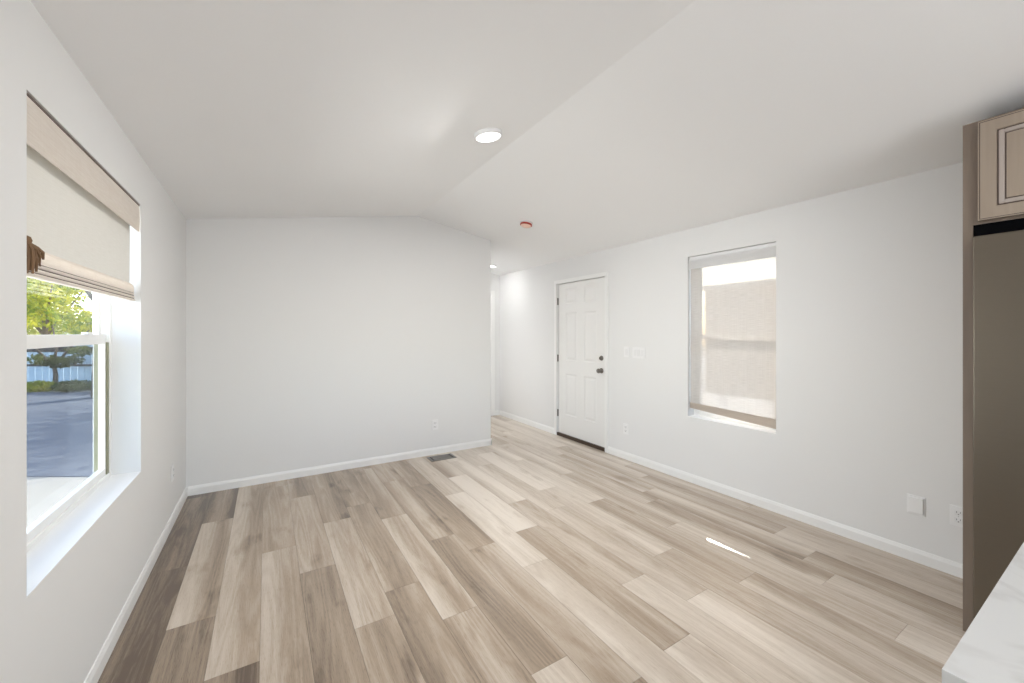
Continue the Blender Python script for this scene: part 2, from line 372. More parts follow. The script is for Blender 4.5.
# walls ------------------------------------------------------------------------------
def wall_x(name, x0, x1, holes, ztop=ZW):
    """wall along y between x0 and x1, holes: (y0, y1, z0, z1)"""
    b = MB(); ys = sorted({YR-T, YE+.12} | {h[0] for h in holes} | {h[1] for h in holes})
    for a, c in zip(ys, ys[1:]):
        hh = [h for h in holes if h[0] <= a+1e-6 and h[1] >= c-1e-6]
        if hh:
            h = hh[0]
            if h[2] > 0: b.box(x0, x1, a, c, -.12, h[2])
            b.box(x0, x1, a, c, h[3], ztop+.05)
        else: b.box(x0, x1, a, c, -.12, ztop+.05)
    return b.build(name, M['wall'], kind='structure')
wall_x('wall_left', XL-T, XL, [(LY0, LY1, LZ0, LZ1)])
wall_x('wall_right', XR, XR+T, [(WY0, WY1, WZ0, WZ1), (DY0-.012, DY1+.012, 0, DZ+.012)])
MB().prism([(XL, 0), (XH, 0), (XH, zc(XH)+.02), (XG, ZR+.02), (XL, ZW+.02)], 'y', YB, YB+.115).build('wall_back', M['wall'], kind='structure')
MB().box(XH-.115, XH, YB+.115, 4.72, 0, zc(XH)+.015).box(XH-.115, XH, 5.52, YE, 0, zc(XH)+.015).box(XH-.115, XH, 4.72, 5.52, 2.04, zc(XH)+.015).build('wall_hall', M['wall'], kind='structure')  # doorway gap made up for the hall fill light
# hall end wall with a door opening
HX0, HX1, HZ = 2.50, 3.215, 2.04
b = MB(); b.box(XL, HX0, YE, YE+.115, 0, ZR+.03).box(HX1, XR, YE, YE+.115, 0, ZR+.03).box(HX0, HX1, YE, YE+.115, HZ, ZR+.03)
b.build('wall_end', M['wall'], kind='structure')
# rear wall, its opening made up for the fill light from behind
b = MB(); b.box(XL, -.35, YR-T, YR, 0, ZR+.03).box(2.35, XR, YR-T, YR, 0, ZR+.03).box(-.35, 2.35, YR-T, YR, 2.35, ZR+.03)
b.build('wall_rear', M['wall'], kind='structure')
# ceiling: two slopes meeting at the ridge
b = MB()
ov = .45
sl, sr = (ZR-ZW)/(XG-XL), (ZR-ZW)/(XR-XG)
b.prism([(XL-ov, ZW-sl*ov), (XG, ZR), (XR+ov, ZW-sr*ov), (XR+ov, ZW-sr*ov+.14), (XG, ZR+.14), (XL-ov, ZW-sl*ov+.14)], 'y', YR-T, YE+.115)
b.build('ceiling', M['ceiling'], kind='structure')

# baseboards ---------------------------------------------------------------------------
BH, BT = .078, .012
def base_prof(): return [(0, 0), (BT, 0), (BT, BH*.72), (BT*.45, BH), (0, BH)]
MB().prism([(XL+p, z) for p, z in base_prof()], 'y', YR, YB).build('baseboard_left', M['trim'], kind='structure')
MB().prism([(YB-p, z) for p, z in base_prof()], 'x', XL+BT, XH+BT).build('baseboard_back', M['trim'], kind='structure')
MB().prism([(XH+p, z) for p, z in base_prof()], 'y', YB-BT, 4.72).build('baseboard_hall', M['trim'], kind='structure')
MB().prism([(XR-p, z) for p, z in base_prof()], 'y', .50, DY0-.052).build('baseboard_right', M['trim'], kind='structure')
MB().prism([(XR-p, z) for p, z in base_prof()], 'y', DY1+.052, YE).build('baseboard_entry', M['trim'], kind='structure')
MB().prism([(YE-p, z) for p, z in base_prof()], 'x', HX1+.066, XR-BT).build('baseboard_end', M['trim'], kind='structure')

# hall end door and its casing
b = MB(); b.box(HX1-.002, HX1+.066, YE-.016, YE, 0, HZ+.064, .003).box(HX0-.066, HX0+.002, YE-.016, YE, 0, HZ+.064, .003).box(HX0, HX1, YE-.016, YE, HZ-.002, HZ+.064, .003)
b.build('trim_1', M['trim'], kind='structure')

def panelled(bm_, x, ys, zs, panels, front=-1, t=.035):
    """door slab in the plane x; ys, zs grid lines; panels set of (iy, iz) that are raised panels"""
    vs = {}
    def V(i, k, back):
        key = (i, k, back)
        if key not in vs: vs[key] = bm_.verts.new((x + (t*-front if back else 0), ys[i], zs[k]))
        return vs[key]
    pf = []
    ny, nz = len(ys), len(zs)
    for i in range(ny-1):
        for k in range(nz-1):
            f = bm_.faces.new((V(i,k,0), V(i,k+1,0), V(i+1,k+1,0), V(i+1,k,0)))
            bm_.faces.new((V(i,k,1), V(i+1,k,1), V(i+1,k+1,1), V(i,k+1,1)))
            if (i, k) in panels: pf.append(f)
    for i in range(ny-1):
        bm_.faces.new((V(i,0,0), V(i+1,0,0), V(i+1,0,1), V(i,0,1))); bm_.faces.new((V(i,nz-1,0), V(i,nz-1,1), V(i+1,nz-1,1), V(i+1,nz-1,0)))
    for k in range(nz-1):
        bm_.faces.new((V(0,k,0), V(0,k,1), V(0,k+1,1), V(0,k+1,0))); bm_.faces.new((V(ny-1,k,0), V(ny-1,k+1,0), V(ny-1,k+1,1), V(ny-1,k,1)))
    bmesh.ops.recalc_face_normals(bm_, faces=bm_.faces)
    return pf
def inset(bm_, fs, th, dp):
    r = bmesh.ops.inset_individual(bm_, faces=fs, thickness=th, depth=dp, use_even_offset=True)
    return fs

# entry door -----------------------------------------------------------------------------
d1 = struct('door_1', (XR, (DY0+DY1)/2, 0))
dc = (DY0+DY1)/2
def loc_door(b, name, m, **k):
    for v in b.b.verts: v.co.y -= dc; v.co.x -= XR
    return b.build(name, m, d1, **k)
# casing
b = MB(); cw, ct = .046, .014
b.box(XR-ct, XR, DY0-.05, DY0-.004, 0, DZ+.05, .003).box(XR-ct, XR, DY1+.004, DY1+.05, 0, DZ+.05, .003).box(XR-ct, XR, DY0-.004, DY1+.004, DZ+.004, DZ+.05, .003)
loc_door(b, 'casing', M['trim'])
b = MB(); b.box(XR, XR+T, DY0-.012, DY0-.002, 0, DZ+.012).box(XR, XR+T, DY1+.002, DY1+.012, 0, DZ+.012).box(XR, XR+T, DY0-.002, DY1+.002, DZ+.002, DZ+.012)
b.box(XR+.062, XR+.075, DY0-.002, DY0+.012, .03, DZ).box(XR+.062, XR+.075, DY1-.012, DY1+.002, .03, DZ).box(XR+.062, XR+.075, DY0, DY1, DZ-.012, DZ+.002)
loc_door(b, 'jamb', M['trim'])
b = MB()
pf = panelled(b.b, XR+.022, [DY0+.003, 3.570, 3.796, 3.925, 4.152, DY1-.004], [.040, .300, .850, 1.030, 1.665, 1.785, 1.990, DZ-.004],
              {(1,1),(3,1),(1,3),(3,3),(1,5),(3,5)}, t=.040)
inset(b.b, pf, .010, -.007); inset(b.b, pf, .012, 0); inset(b.b, pf, .022, .006)
slab = loc_door(b, 'door_slab', M['door'])
for z in (1.825, 1.052, .305):
    b = MB(); b.box(XR+.004, XR+.022, DY1-.004, DY1+.006, z-.045, z+.045, .001); b.lathe([(.007, -.048), (.007, .048)], (XR+.012, DY1+.001, z), 'z', 12)
    loc_door(b, 'hinge', M['bronze'])
b = MB(); b.lathe([(.031, 0), (.031, -.006), (.026, -.011), (.012, -.016), (.011, -.030), (.020, -.036), (.027, -.045), (.028, -.055), (.023, -.064), (.012, -.068), (0, -.068)], (XR+.022, 3.480, .945), 'x', 24)
loc_door(b, 'door_knob', M['nickel'], smooth=True)
b = MB(); b.lathe([(.030, 0), (.030, -.007), (.025, -.013), (.018, -.017), (0, -.017)], (XR+.022, 3.480, 1.095), 'x', 24)
db = loc_door(b, 'deadbolt', M['nickel'], smooth=True)
b = MB(); b.box(XR-.016, XR+.006, 3.475, 3.485, 1.080, 1.110, .002)
tp = loc_door(b, 'thumb_turn', M['nickel']); tp.parent = db; 
b = MB(); b.box(XR-.004, XR+T, DY0-.002, DY1+.002, 0, .040, .003)
loc_door(b, 'threshold', M['threshold'])
b = MB(); b.box(XR+.02, XR+.024, DY0+.004, DY0+.008, 1.9, 1.99)
b.b.free()
# hall door slab
b = MB(); b.box(HX0+.004, HX1-.004, YE+.02, YE+.055, .012, HZ-.004, .002).build('door_2', M['door'], kind='structure')

# windows ------------------------------------------------------------------------------------
def window(name, xin, out, y0, y1, z0, z1, screen_on, rail=.034, liner='track'):
    """single hung vinyl window; xin = inner face x of the frame, out = +1/-1 outward direction"""
    wroot = struct(name, (xin, (y0+y1)/2, z0)); ox, oy, oz = xin, (y0+y1)/2, z0
    def L(b, n, m, p=wroot, **k):
        for v in b.b.verts: v.co -= Vector((ox, oy, oz))
        return b.build(n, m, p, **k)
    def X(a): return xin + out*a
    def bx(b, a0, a1, ya, yb, za, zb, bev=.002):
        q = sorted((X(a0), X(a1))); b.box(q[0], q[1], ya, yb, za, zb, bev)
    zm = (z0+z1)/2
    fw = .022
    b = MB()
    for ya, yb, za, zb in ((y0, y0+fw, z0, z1), (y1-fw, y1, z0, z1), (y0+fw, y1-fw, z0, z0+fw), (y0+fw, y1-fw, z1-fw, z1)): bx(b, 0, .065, ya, yb, za, zb)
    L(b, 'window_frame', M['vinyl'])
    # track liners at the sides of the lower half
    b = MB()
    for ya, yb in ((y0+fw, y0+fw+.032), (y1-fw-.032, y1-fw)): bx(b, .004, .052, ya, yb, z0+fw, zm-.02, 0)
    L(b, 'track_liner', M[liner])
    def sash(nm, a0, a1, za, zb, st, rb, rt, yin):
        b = MB()
        for q in ((y0+yin, y0+yin+st, za, zb), (y1-yin-st, y1-yin, za, zb), (y0+yin+st, y1-yin-st, za, za+rb), (y0+yin+st, y1-yin-st, zb-rt, zb)): bx(b, a0, a1, *q)
        sh = L(b, nm, M['vinyl'])
        b = MB(); am = (a0+a1)/2; bx(b, am-.002, am+.002, y0+yin+st-.004, y1-yin-st+.004, za+rb-.004, zb-rt+.004, 0)
        pn = L(b, 'pane', M['glass']); pn.parent = sh
        return sh
    up = sash('upper_sash', .036, .058, zm-.022, z1-fw, .030, .036, .032, fw)
    lo = sash('lower_sash', .008, .034, z0+fw, zm+.022, .010, rail, .050, fw+.032)
    b = MB(); yl = (y0*.18+y1*.82)
    for yc in (y0*.25+y1*.75, y0*.75+y1*.25):
        bx(b, -.004, .02, yc-.03, yc+.03, zm+.022, zm+.032, .002)
    lk = L(b, 'sash_lock', M['plate_inset']); lk.parent = lo
    if screen_on:
        b = MB(); q = X(.0605); bx(b, .060, .0605, y0+fw, y1-fw, z0+fw, zm, 0); L(b, 'insect_screen', M['screen'])
    return wroot
window('window_1', XL-.118, -1, LY0, LY1, LZ0, LZ1, True)
window('window_2', XR+.092, 1, WY0, WY1, WZ0, WZ1, False, .076, 'vinyl')
# drywall return sills (slightly glossy painted boards)
MB().box(XL-.118, XL+.001, LY0, LY1, LZ0-.004, LZ0+.001).build('trim_2', M['trim'], kind='structure')
MB().box(XR-.001, XR+.092, WY0, WY1, WZ0-.004, WZ0+.001).build('trim_3', M['trim'], kind='structure')

# ------------------------------------------------------------------ roman shades
def sheet_profile(b, pts, y0, y1, z_tilt=0, ny=14):
    """cloth swept along y; pts (x, z)"""
    cols = []
    for i in range(ny+1):
        y = y0+(y1-y0)*i/ny; dz = z_tilt*(i/ny)
        cols.append([b.b.verts.new((x, y, z + dz)) for x, z in pts])
    for a, c in zip(cols, cols[1:]):
        for k in range(len(pts)-1): b.b.faces.new((a[k], a[k+1], c[k+1], c[k]))
def closed_profile(pts, t):
    """offset an open (x,z) polyline into a closed strip of thickness t"""
    out = []
    for i, p in enumerate(pts):
        a = Vector(pts[max(i-1, 0)]); c = Vector(pts[min(i+1, len(pts)-1)]); d = (c-a).normalized(); nn = Vector((-d.y, d.x))
        out.append(tuple(Vector(p)+nn*t))
    return list(pts) + out[::-1]
# left window, folded half way
sh = thing('roman_shade', 'cream woven roman shade pulled halfway up over the left window', 'window shade', (XL-.04, (LY0+LY1)/2, LZ1))
so = Vector(sh.location)
def LS(b, n, m, p=sh, **k):
    for v in b.b.verts: v.co -= so
    return b.build(n, m, p, **k)
xs = XL-.040
b = MB(); b.box(XL-.055, XL-.004, LY0+.004, LY1-.004, LZ1-.010, LZ1-.003, .001); LS(b, 'headrail', M['headrail'])
b = MB(); b.prism(closed_profile([(XL-.009, LZ1-.008), (XL-.0075, LZ1-.05), (XL-.007, LZ1-.10), (XL-.0085, LZ1-.150)], .003), 'y', LY0+.004, LY1-.003)
LS(b, 'valance', M['linen_hem'])
zbot = 1.572
b = MB(); b.prism(closed_profile([(xs, LZ1-.02), (xs+.001, 1.9), (xs+.0005, 1.75), (xs, 1.655)], .0025), 'y', LY0+.012, LY1-.040); LS(b, 'shade_panel', M['linen'])
b = MB(); b.prism(closed_profile([(xs, 1.665), (xs+.008, 1.655), (xs+.012, 1.640), (xs+.012, zbot+.044)], .003), 'y', LY0+.008, LY1-.008); LS(b, 'hem', M['linen_hem'])
b = MB()
for i in range(3):            # brown strips in the gaps between the stacked folds
    z = zbot+.0125+i*.0155; b.box(xs-.004, xs+.0135, LY0+.009, LY1-.009, z, z+.0032)
LS(b, 'gap_strip', M['headrail'])
for i in range(3):
    z = zbot+i*.0155; xo = xs+.018-i*.0012
    b = MB(); loop = [(xs-.004, z+.0125), (xs-.004, z)] + [(xo-.005+.005*math.sin(math.pi*q/6), z+.00625-.00625*math.cos(math.pi*q/6)) for q in range(7)]
    b.prism(loop, 'y', LY0+.008, LY1-.006-i*.002); LS(b, 'stacked_fold', M['linen_hem'])
b = MB(); b.b.free()
for y in (LY0+.16, (LY0+LY1)/2, LY1-.18):
    b = MB(); b.tube([(xs-.012, y, LZ1-.02), (xs-.012, y, zbot+.03)], .0012, 6); LS(b, 'lift_cord', M['cord'])
# tassel bunch of cord ends at the near edge
b = MB(); rt = random.Random(3)
tx, ty, tz = XL-.003, LY0+.010, 1.668
b.lathe([(0, .014), (.008, .010), (.011, 0), (.008, -.012), (0, -.014)], (tx, ty, tz), 'z', 12)
for i in range(13):
    a = i/12
    ey = ty-.012+a*.088; ez = tz-.098+a**1.6*.062+rt.uniform(-.006, .006)
    ex = tx-.006+.016*(i % 3)/2
    b.tube([(tx, ty, tz-.004), (ex, ty+(ey-ty)*.45, tz-.014-.014*(1-a)), (ex+.002, ty+(ey-ty)*.85, (tz*.45+ez*.55)), (ex, ey, ez)], [.003, .0042, .0046, .0026], 7)
LS(b, 'tassel', M['tassel'], smooth=True)

# right window, closed
sr_ = thing('roman_shade', 'sheer pale woven roman shade lowered over the right window beside the door', 'window shade', (XR+.03, (WY0+WY1)/2, WZ1))
so = Vector(sr_.location)
xs2 = XR+.034
def RS(b, n, m, p=sr_, **k):
    for v in b.b.verts: v.co -= so
    return b.build(n, m, p, **k)
b = MB(); b.box(XR+.016, XR+.060, WY0+.004, WY1-.004, WZ1-.040, WZ1-.003, .002); RS(b, 'headrail', M['plate_inset'])
b = MB(); b.prism(closed_profile([(XR+.010, WZ1-.034), (XR+.008, WZ1-.07), (XR+.009, WZ1-.120)], -.003), 'y', WY0+.004, WY1-.004); RS(b, 'valance', M['sheer_valance'])
b = MB(); b.prism(closed_profile([(xs2, WZ1-.04), (xs2, 1.7), (xs2, 1.2), (xs2, .70)], -.002), 'y', WY0+.006, WY1-.006); RS(b, 'shade_panel', M['sheer'])
b = MB()
v = []
zt0, zt1, zb0, zb1 = .715, .742, .640, .690
for y, za, zb in ((WY0+.006, zb0, zt0), (WY1-.006, zb1, zt1)):
    v.append([b.b.verts.new(p) for p in ((xs2-.008, y, za), (xs2+.006, y, za), (xs2+.006, y, zb), (xs2-.008, y, zb))])
a, c = v
b.b.faces.new(a); b.b.faces.new(c[::-1])
for i in range(4): b.b.faces.new((a[i], a[(i+1) % 4], c[(i+1) % 4], c[i]))
RS(b, 'hem', M['sheer_hem'])
for y in (WY0+.09, WY1-.09):
    b = MB(); b.tube([(xs2+.010, y, WZ1-.04), (xs2+.010, y, .72)], .0012, 6); RS(b, 'lift_cord', M['cord'])

# ------------------------------------------------------------------ lamps and detector on the sloped ceiling
def ceiling_disc(name, label, x, y, r, group):
    z = zc(x); side = 1 if x < XG else -1
    ang = -math.atan(sl) if x < XG else math.atan(sr)
    t = thing(name, label, 'ceiling light', (x, y, z), group=group); t.rotation_euler = (0, ang, 0)
    MB().lathe([(r*.98, 0), (r, -.004), (r, -.014), (r*.95, -.021), (r*.86, -.023), (r*.84, -.019), (r*.84, 0)], (0, 0, 0), 'z', 48, caps=False).build('housing', M['lamp_body'], t, smooth=True)
    MB().lathe([(r*.845, -.018), (r*.6, -.0235), (0, -.026)], (0, 0, 0), 'z', 48, caps=False).build('lens', M['lens'], t, smooth=True)
    return t
ceiling_disc('ceiling_light', 'large lit white disc light on the ceiling left of the ridge', 1.208, 2.25, .092, 'lit white disc lights')
ceiling_disc('ceiling_light', 'small lit disc light far off on the hall ceiling', 2.968, 5.40, .080, 'lit white disc lights')
x, y = 2.327, 3.48
sd = thing('smoke_detector', 'small round smoke detector with orange red cap on the ceiling', 'smoke detector', (x, y, zc(x))); sd.rotation_euler = (0, math.atan(sr), 0)
MB().lathe([(.068, 0), (.068, -.010), (.062, -.014), (0, -.014)], (0, 0, 0), 'z', 40).build('base_plate', M['plate'], sd, smooth=True)
MB().lathe([(.056, -.014), (.062, -.018), (.064, -.030), (.058, -.034), (.045, -.034)], (0, 0, 0), 'z', 40, caps=False).build('cap', M['orange'], sd, smooth=True)
MB().lathe([(.056, -.031), (.050, -.042), (.034, -.050), (0, -.053)], (0, 0, 0), 'z', 40).build('dome', M['peach'], sd, smooth=True)

# ------------------------------------------------------------------ wall plates
def plate(name, label, cat, pos, face, wdt=.072, hgt=.116, kind='outlet', group=None):
    """plate modelled facing -y at origin, then turned. face: 'back','right','left'"""
    rz = {'back': 0, 'right': math.pi/2*-1, 'left': math.pi/2}[face]
    t = thing(name, label, cat, pos, rz, group)
    MB().box(-wdt/2, wdt/2, -.006, 0, -hgt/2, hgt/2, .003).build('cover_plate', M['plate'], t)
    if kind == 'outlet':
        for dz in (.021, -.021):
            r = MB(); r.box(-.0165, .0165, -.0085, -.005, dz-.0145, dz+.0145, .004); ro = r.build('receptacle', M['plate_inset'], t)
            s = MB()
            s.box(-.0085, -.006, -.0092, -.008, dz-.001, dz+.008); s.box(.006, .0085, -.0092, -.008, dz-.001, dz+.008)
            s.lathe([(.0028, -.0092), (.0028, -.008)], (0, 0, dz-.008), 'y', 10)
            s.build('slot', M['slot'], ro)
        MB().lathe([(.003, -.0072), (.003, -.005)], (0, 0, 0), 'y', 10).build('screw', M['screw'], t)
    if kind == 'switch':
        n = 3 if wdt > .1 else 1
        for q in range(n):
            cx = 0 if n == 1 else (q-1)*.046
            MB().box(cx-.0165, cx+.0165, -.009, -.005, -.033, .033, .003).build('rocker', M['plate_inset'], t)
    if kind == 'blank':
        MB().box(-wdt/2+.008, wdt/2-.008, -.014, -.005, -hgt/2+.010, hgt/2-.010, .003).build('raised_cover', M['plate'], t)
    return t
plate('light_switch', 'narrow single white switch plate nearest the white entry door', 'light switch', (XR, 3.072, 1.187), 'right', kind='switch')
plate('light_switch', 'wide triple white switch plate right of the narrow single one', 'light switch', (XR, 2.903, 1.183), 'right', wdt=.164, kind='switch')
plate('wall_outlet', 'white wall outlet low beside the entry door', 'outlet', (XR, 3.080, .335), 'right')
plate('wall_outlet', 'white wall outlet low on the back wall above the floor vent', 'outlet', (1.648, YB, .340), 'back')
plate('wall_outlet', 'white wall outlet low on the left wall near the corner', 'outlet', (XL, 3.77, .375), 'left')
plate('wall_outlet', 'white wall outlet half hidden behind the tall fridge cabinet panel', 'outlet', (XR, .600, .345), 'right')
plate('blank_cover_plate', 'white blank cover plate low on the right wall', 'cover plate', (XR, .776, .345), 'right', wdt=.082, hgt=.116, kind='blank')

# ------------------------------------------------------------------ floor register
fv = thing('floor_vent', 'metal floor vent register against the back wall baseboard', 'floor vent', (1.668, 4.20, 0))
b = MB()
W2, H2, fr_ = .145, .085, .020
b.box(-W2, W2, -H2, -H2+fr_, 0, .005, .001).box(-W2, W2, H2-fr_, H2, 0, .005, .001).box(-W2, -W2+.024, -H2+fr_, H2-fr_, 0, .005, .001).box(W2-.024, W2, -H2+fr_, H2-fr_, 0, .005, .001)
b.build('register_frame', M['vent'], fv)
MB().box(-W2+.02, W2-.02, -H2+.015, H2-.015, .0002, .0012).build('dark_opening', M['black'], fv)
b = MB()
for i in range(9):
    y = -H2+fr_+.008+i*.0143
    b.prism([(y-.003, .001), (y+.0015, .001), (y+.005, .0045), (y+.0005, .0045)], 'x', -W2+.024, W2-.024)
b.build('louver', M['vent'], fv)
for xq in (-W2+.030, W2-.036): MB().box(xq, xq+.006, -H2+fr_, H2-fr_, .001, .0075).build('damper_bar', M['vent_dark'], fv)

# ------------------------------------------------------------------ fridge, cabinet above it, island
FX, FY1, FY0, FZ = 2.700, .437, -.475, 1.831
fg = thing('refrigerator', 'dark stainless refrigerator standing beside the tall wooden side panel', 'refrigerator', (3.0, 0, 0))
def FG(b, n, m, p=fg, **k):
    for v in b.b.verts: v.co.x -= 3.0
    return b.build(n, m, p, **k)
b = MB(); b.box(FX+.065, XR-.03, FY0+.006, FY1-.004, .03, FZ-.02, .006); FG(b, 'cabinet_body', M['gasket'])
fm = (FY0+FY1)/2
for ya, yb in ((FY0, fm-.003), (fm+.003, FY1)):
    b = MB(); b.box(FX, FX+.060, ya, yb, .075, FZ, .006, 3); dd = FG(b, 'door', M['steel'])
    hy = fm + (.045 if ya > fm-.01 else -.045)
    b = MB(); b.tube([(FX-.045, hy, .62), (FX-.045, hy, 1.52)], .011, 12); b.tube([(FX+.002, hy, .66), (FX-.045, hy, .66)], .008, 10); b.tube([(FX+.002, hy, 1.48), (FX-.045, hy, 1.48)], .008, 10)
    h = FG(b, 'handle', M['steel_edge'], smooth=True); h.parent = dd
b = MB(); b.box(FX+.045, FX+.10, FY0+.02, FY1-.02, .012, .07); FG(b, 'toe_grille', M['gasket'])
for fx in (FX+.12, XR-.10):
    for y in (FY0+.08, FY1-.08):
        b = MB(); b.lathe([(.022, 0), (.022, .03)], (fx, y, 0), 'z', 14); FG(b, 'foot', M['dark'])

CX, CY1, CZ0, CZ1 = 2.787, .482, 1.897, 2.373
cb = thing('overhead_cabinet', 'greige stained wood cabinet over the refrigerator with tall side panel', 'cabinet', (3.1, 0, 0))
def CB(b, n, m, p=cb, **k):
    for v in b.b.verts: v.co.x -= 3.1
    return b.build(n, m, p, **k)
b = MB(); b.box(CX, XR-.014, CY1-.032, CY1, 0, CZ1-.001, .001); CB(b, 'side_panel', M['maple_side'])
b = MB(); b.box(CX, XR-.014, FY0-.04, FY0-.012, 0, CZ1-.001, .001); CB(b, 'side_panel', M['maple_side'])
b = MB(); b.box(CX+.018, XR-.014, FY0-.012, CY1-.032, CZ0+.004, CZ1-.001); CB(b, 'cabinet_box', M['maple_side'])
b = MB(); yo0, yo1 = FY0-.012, CY1-.032
b.box(CX, CX+.018, yo1-.016, yo1, CZ0, CZ1-.001).box(CX, CX+.018, yo0, yo0+.016, CZ0, CZ1-.001).box(CX, CX+.018, yo0+.016, yo1-.016, CZ0, CZ0+.025).box(CX, CX+.018, yo0+.016, yo1-.016, CZ1-.026, CZ1-.001)
CB(b, 'face_frame', M['maple_side'])
b = MB(); b.box(CX+.004, CX+.30, FY0, .4490, 1.834, CZ0-.0005); CB(b, 'gap_shade', M['black'])  # black box added to paint the shade in the gap above the fridge
dz0, dz1 = 1.907, 2.362
def cab_door(y0, y1):
    b = MB()
    st = .056
    pf = panelled(b.b, CX-.022, [y0+.003, y0+st, y1-st, y1-.003], [dz0+.003, dz0+st, dz1-st, dz1-.003], {(1, 1)}, t=.012)
    inset(b.b, pf, .004, -.006)
    fd = CB(b, 'door', M['maple'])
    # stepped outer edge, dark glaze line between the steps
    b = MB(); b.box(CX-.0125, CX-.0005, y0, y1, dz0, dz1, .003); q = CB(b, 'edge_step', M['maple']); q.parent = fd
    b = MB(); g = .0016
    def ring(bb, x0, x1, a0, a1, c0, c1, wd):
        bb.box(x0, x1, a0, a0+wd, c0, c1).box(x0, x1, a1-wd, a1, c0, c1).box(x0, x1, a0+wd, a1-wd, c0, c0+wd).box(x0, x1, a0+wd, a1-wd, c1-wd, c1)
    ring(b, CX-.0135, CX-.0115, y0+.0008, y1-.0008, dz0+.0008, dz1-.0008, .003)
    ring(b, CX-.0226, CX-.0215, y0+.0075, y1-.0075, dz0+.0075, dz1-.0075, .0028)
    ring(b, CX-.0178, CX-.0155, y0+st+.003, y1-st-.003, dz0+st+.003, dz1-st-.003, .005)
    ring(b, CX-.0178, CX-.0155, y0+st+.026, y1-st-.026, dz0+st+.026, dz1-st-.026, .0035)
    q = CB(b, 'glaze_line', M['glaze']); q.parent = fd
    b = MB(); ring(b, CX-.0225, CX-.0150, y0+st+.008, y1-st-.008, dz0+st+.008, dz1-st-.008, .017)
    bmesh.ops.bevel(b.b, geom=list(b.b.edges), offset=.0025, segments=2, affect='EDGES')
    q = CB(b, 'bead_molding', M['maple_bead']); q.parent = fd
    b = MB(); b.box(CX-.0205, CX-.0150, y0+st+.0295, y1-st-.0295, dz0+st+.0295, dz1-st-.0295, .002); q = CB(b, 'centre_panel', M['maple']); q.parent = fd
cab_door(fm+.002, .4352); cab_door(-.475, fm-.002)

isl = thing('kitchen_island', 'greige wooden island cabinet under the white counter corner', 'island', (1.4, -.3, 0))
IX0, IX1, IY1, IY0, IZ = .804, 1.95, .159, -.70, .930
def IS(b, n, m, p=isl, **k):
    for v in b.b.verts: v.co -= Vector((1.4, -.3, 0))
    return b.build(n, m, p, **k)
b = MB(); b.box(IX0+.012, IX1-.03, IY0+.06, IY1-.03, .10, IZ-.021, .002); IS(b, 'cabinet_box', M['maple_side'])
b = MB(); b.box(IX0+.06, IX1-.06, IY0+.12, IY1-.07, 0, .10); IS(b, 'toe_kick', M['dark'])
for i in range(2):
    xa = IX0+.045+i*.535; b = MB(); b.box(xa, xa+.52, IY1-.030, IY1-.014, .14, IZ-.06, .003); IS(b, 'back_panel', M['maple'])
ct_ = MB().box(IX0-1.4, IX1-1.4, IY0+.3, IY1+.3, IZ-.021, IZ, .002).build('countertop', M['quartz'], loc=(1.4, -.3, 0))
tag(ct_, 'white veined quartz countertop corner in the foreground', 'countertop')

# ------------------------------------------------------------------ outside
GZ = -.8
cY, sY = math.cos(YAW), math.sin(YAW)
def P(L, wd, z=0): return (L*cY + wd*sY, -L*sY + wd*cY, z)      # lateral, distance -> world
g = MB(); g.box(-60, 60, -40, 70, GZ-.2, GZ).build('ground', M['concrete'], kind='structure')
MB().box(-60, 20, 6.06, 14.6, GZ-.1, GZ+.012).build('road', M['asphalt'], kind='structure', rotz=-YAW)
MB().box(XR+7.4, XR+30, -20, 40, GZ-.1, GZ+.015).build('gravel_yard', M['gravel'], kind='structure')
# fence across the road
fe = thing('board_fence', 'pale blue board fence with dark rails across the road', 'fence', P(-18, 16.8, GZ), -YAW)
b = MB()
for i in range(40):
    x = -6+i*.30; b.box(x, x+.285, 0, .02, .02, 2.05, .003)
b.build('boards', M['fence'], fe)
for z, hz in ((.78, .09), (1.38, .22)): MB().box(-6, 6, -.05, 0, z, z+hz, .004).build('rail', M['rail'], fe)
for x in (-5.9, -3, 0, 3, 5.9): MB().box(x-.05, x+.05, .02, .12, 0, 2.1).build('post', M['rail'], fe)

def leaves(b, rng, c, rad, n, size):
    for _ in range(n):
        while True:
            p = Vector((rng.uniform(-1, 1), rng.uniform(-1, 1), rng.uniform(-1, 1)))
            if .12 < p.length < 1: break
        p = Vector(c) + Vector((p.x*rad[0], p.y*rad[1], p.z*rad[2]))
        u = Vector((rng.gauss(0, 1), rng.gauss(0, 1), rng.gauss(0, 1))).normalized(); v = u.orthogonal().normalized()
        q = rng.uniform(.6, 1.3)*size
        b.b.faces.new([b.b.verts.new(p+u*q), b.b.verts.new(p+v*q*.45), b.b.verts.new(p-u*q), b.b.verts.new(p-v*q*.45)])
def tree(label, L, wd, h, crown, m, seed, n=2600, size=.13, girth=.16, lift=.62):
    rng = random.Random(seed); t = thing('street_tree', label, 'tree', P(L, wd, GZ))
    b = MB(); b.tube([(0, 0, 0), (.05, .02, h*.35), (-.03, .06, h*.7)], [girth, girth*.8, girth*.35], 10)
    for a in range(4):
        an = a*1.6+seed; b.tube([(.04, .02, h*.32), (math.cos(an)*crown*.35, math.sin(an)*crown*.35, h*.55), (math.cos(an)*crown*.6, math.sin(an)*crown*.6, h*.72)], [.07, .05, .02], 7)
    b.build('trunk', M['bark'], t)
    b = MB()
    for k in range(9):
        c = (rng.uniform(-.6, .6)*crown, rng.uniform(-.6, .6)*crown, h*lift+rng.uniform(-.28, .30)*h*(.62/lift)**3); r = crown*rng.uniform(.40, .62)
        leaves(b, rng, c, (r, r, r*.8), n//9, size)
    b.build('foliage', m, t)
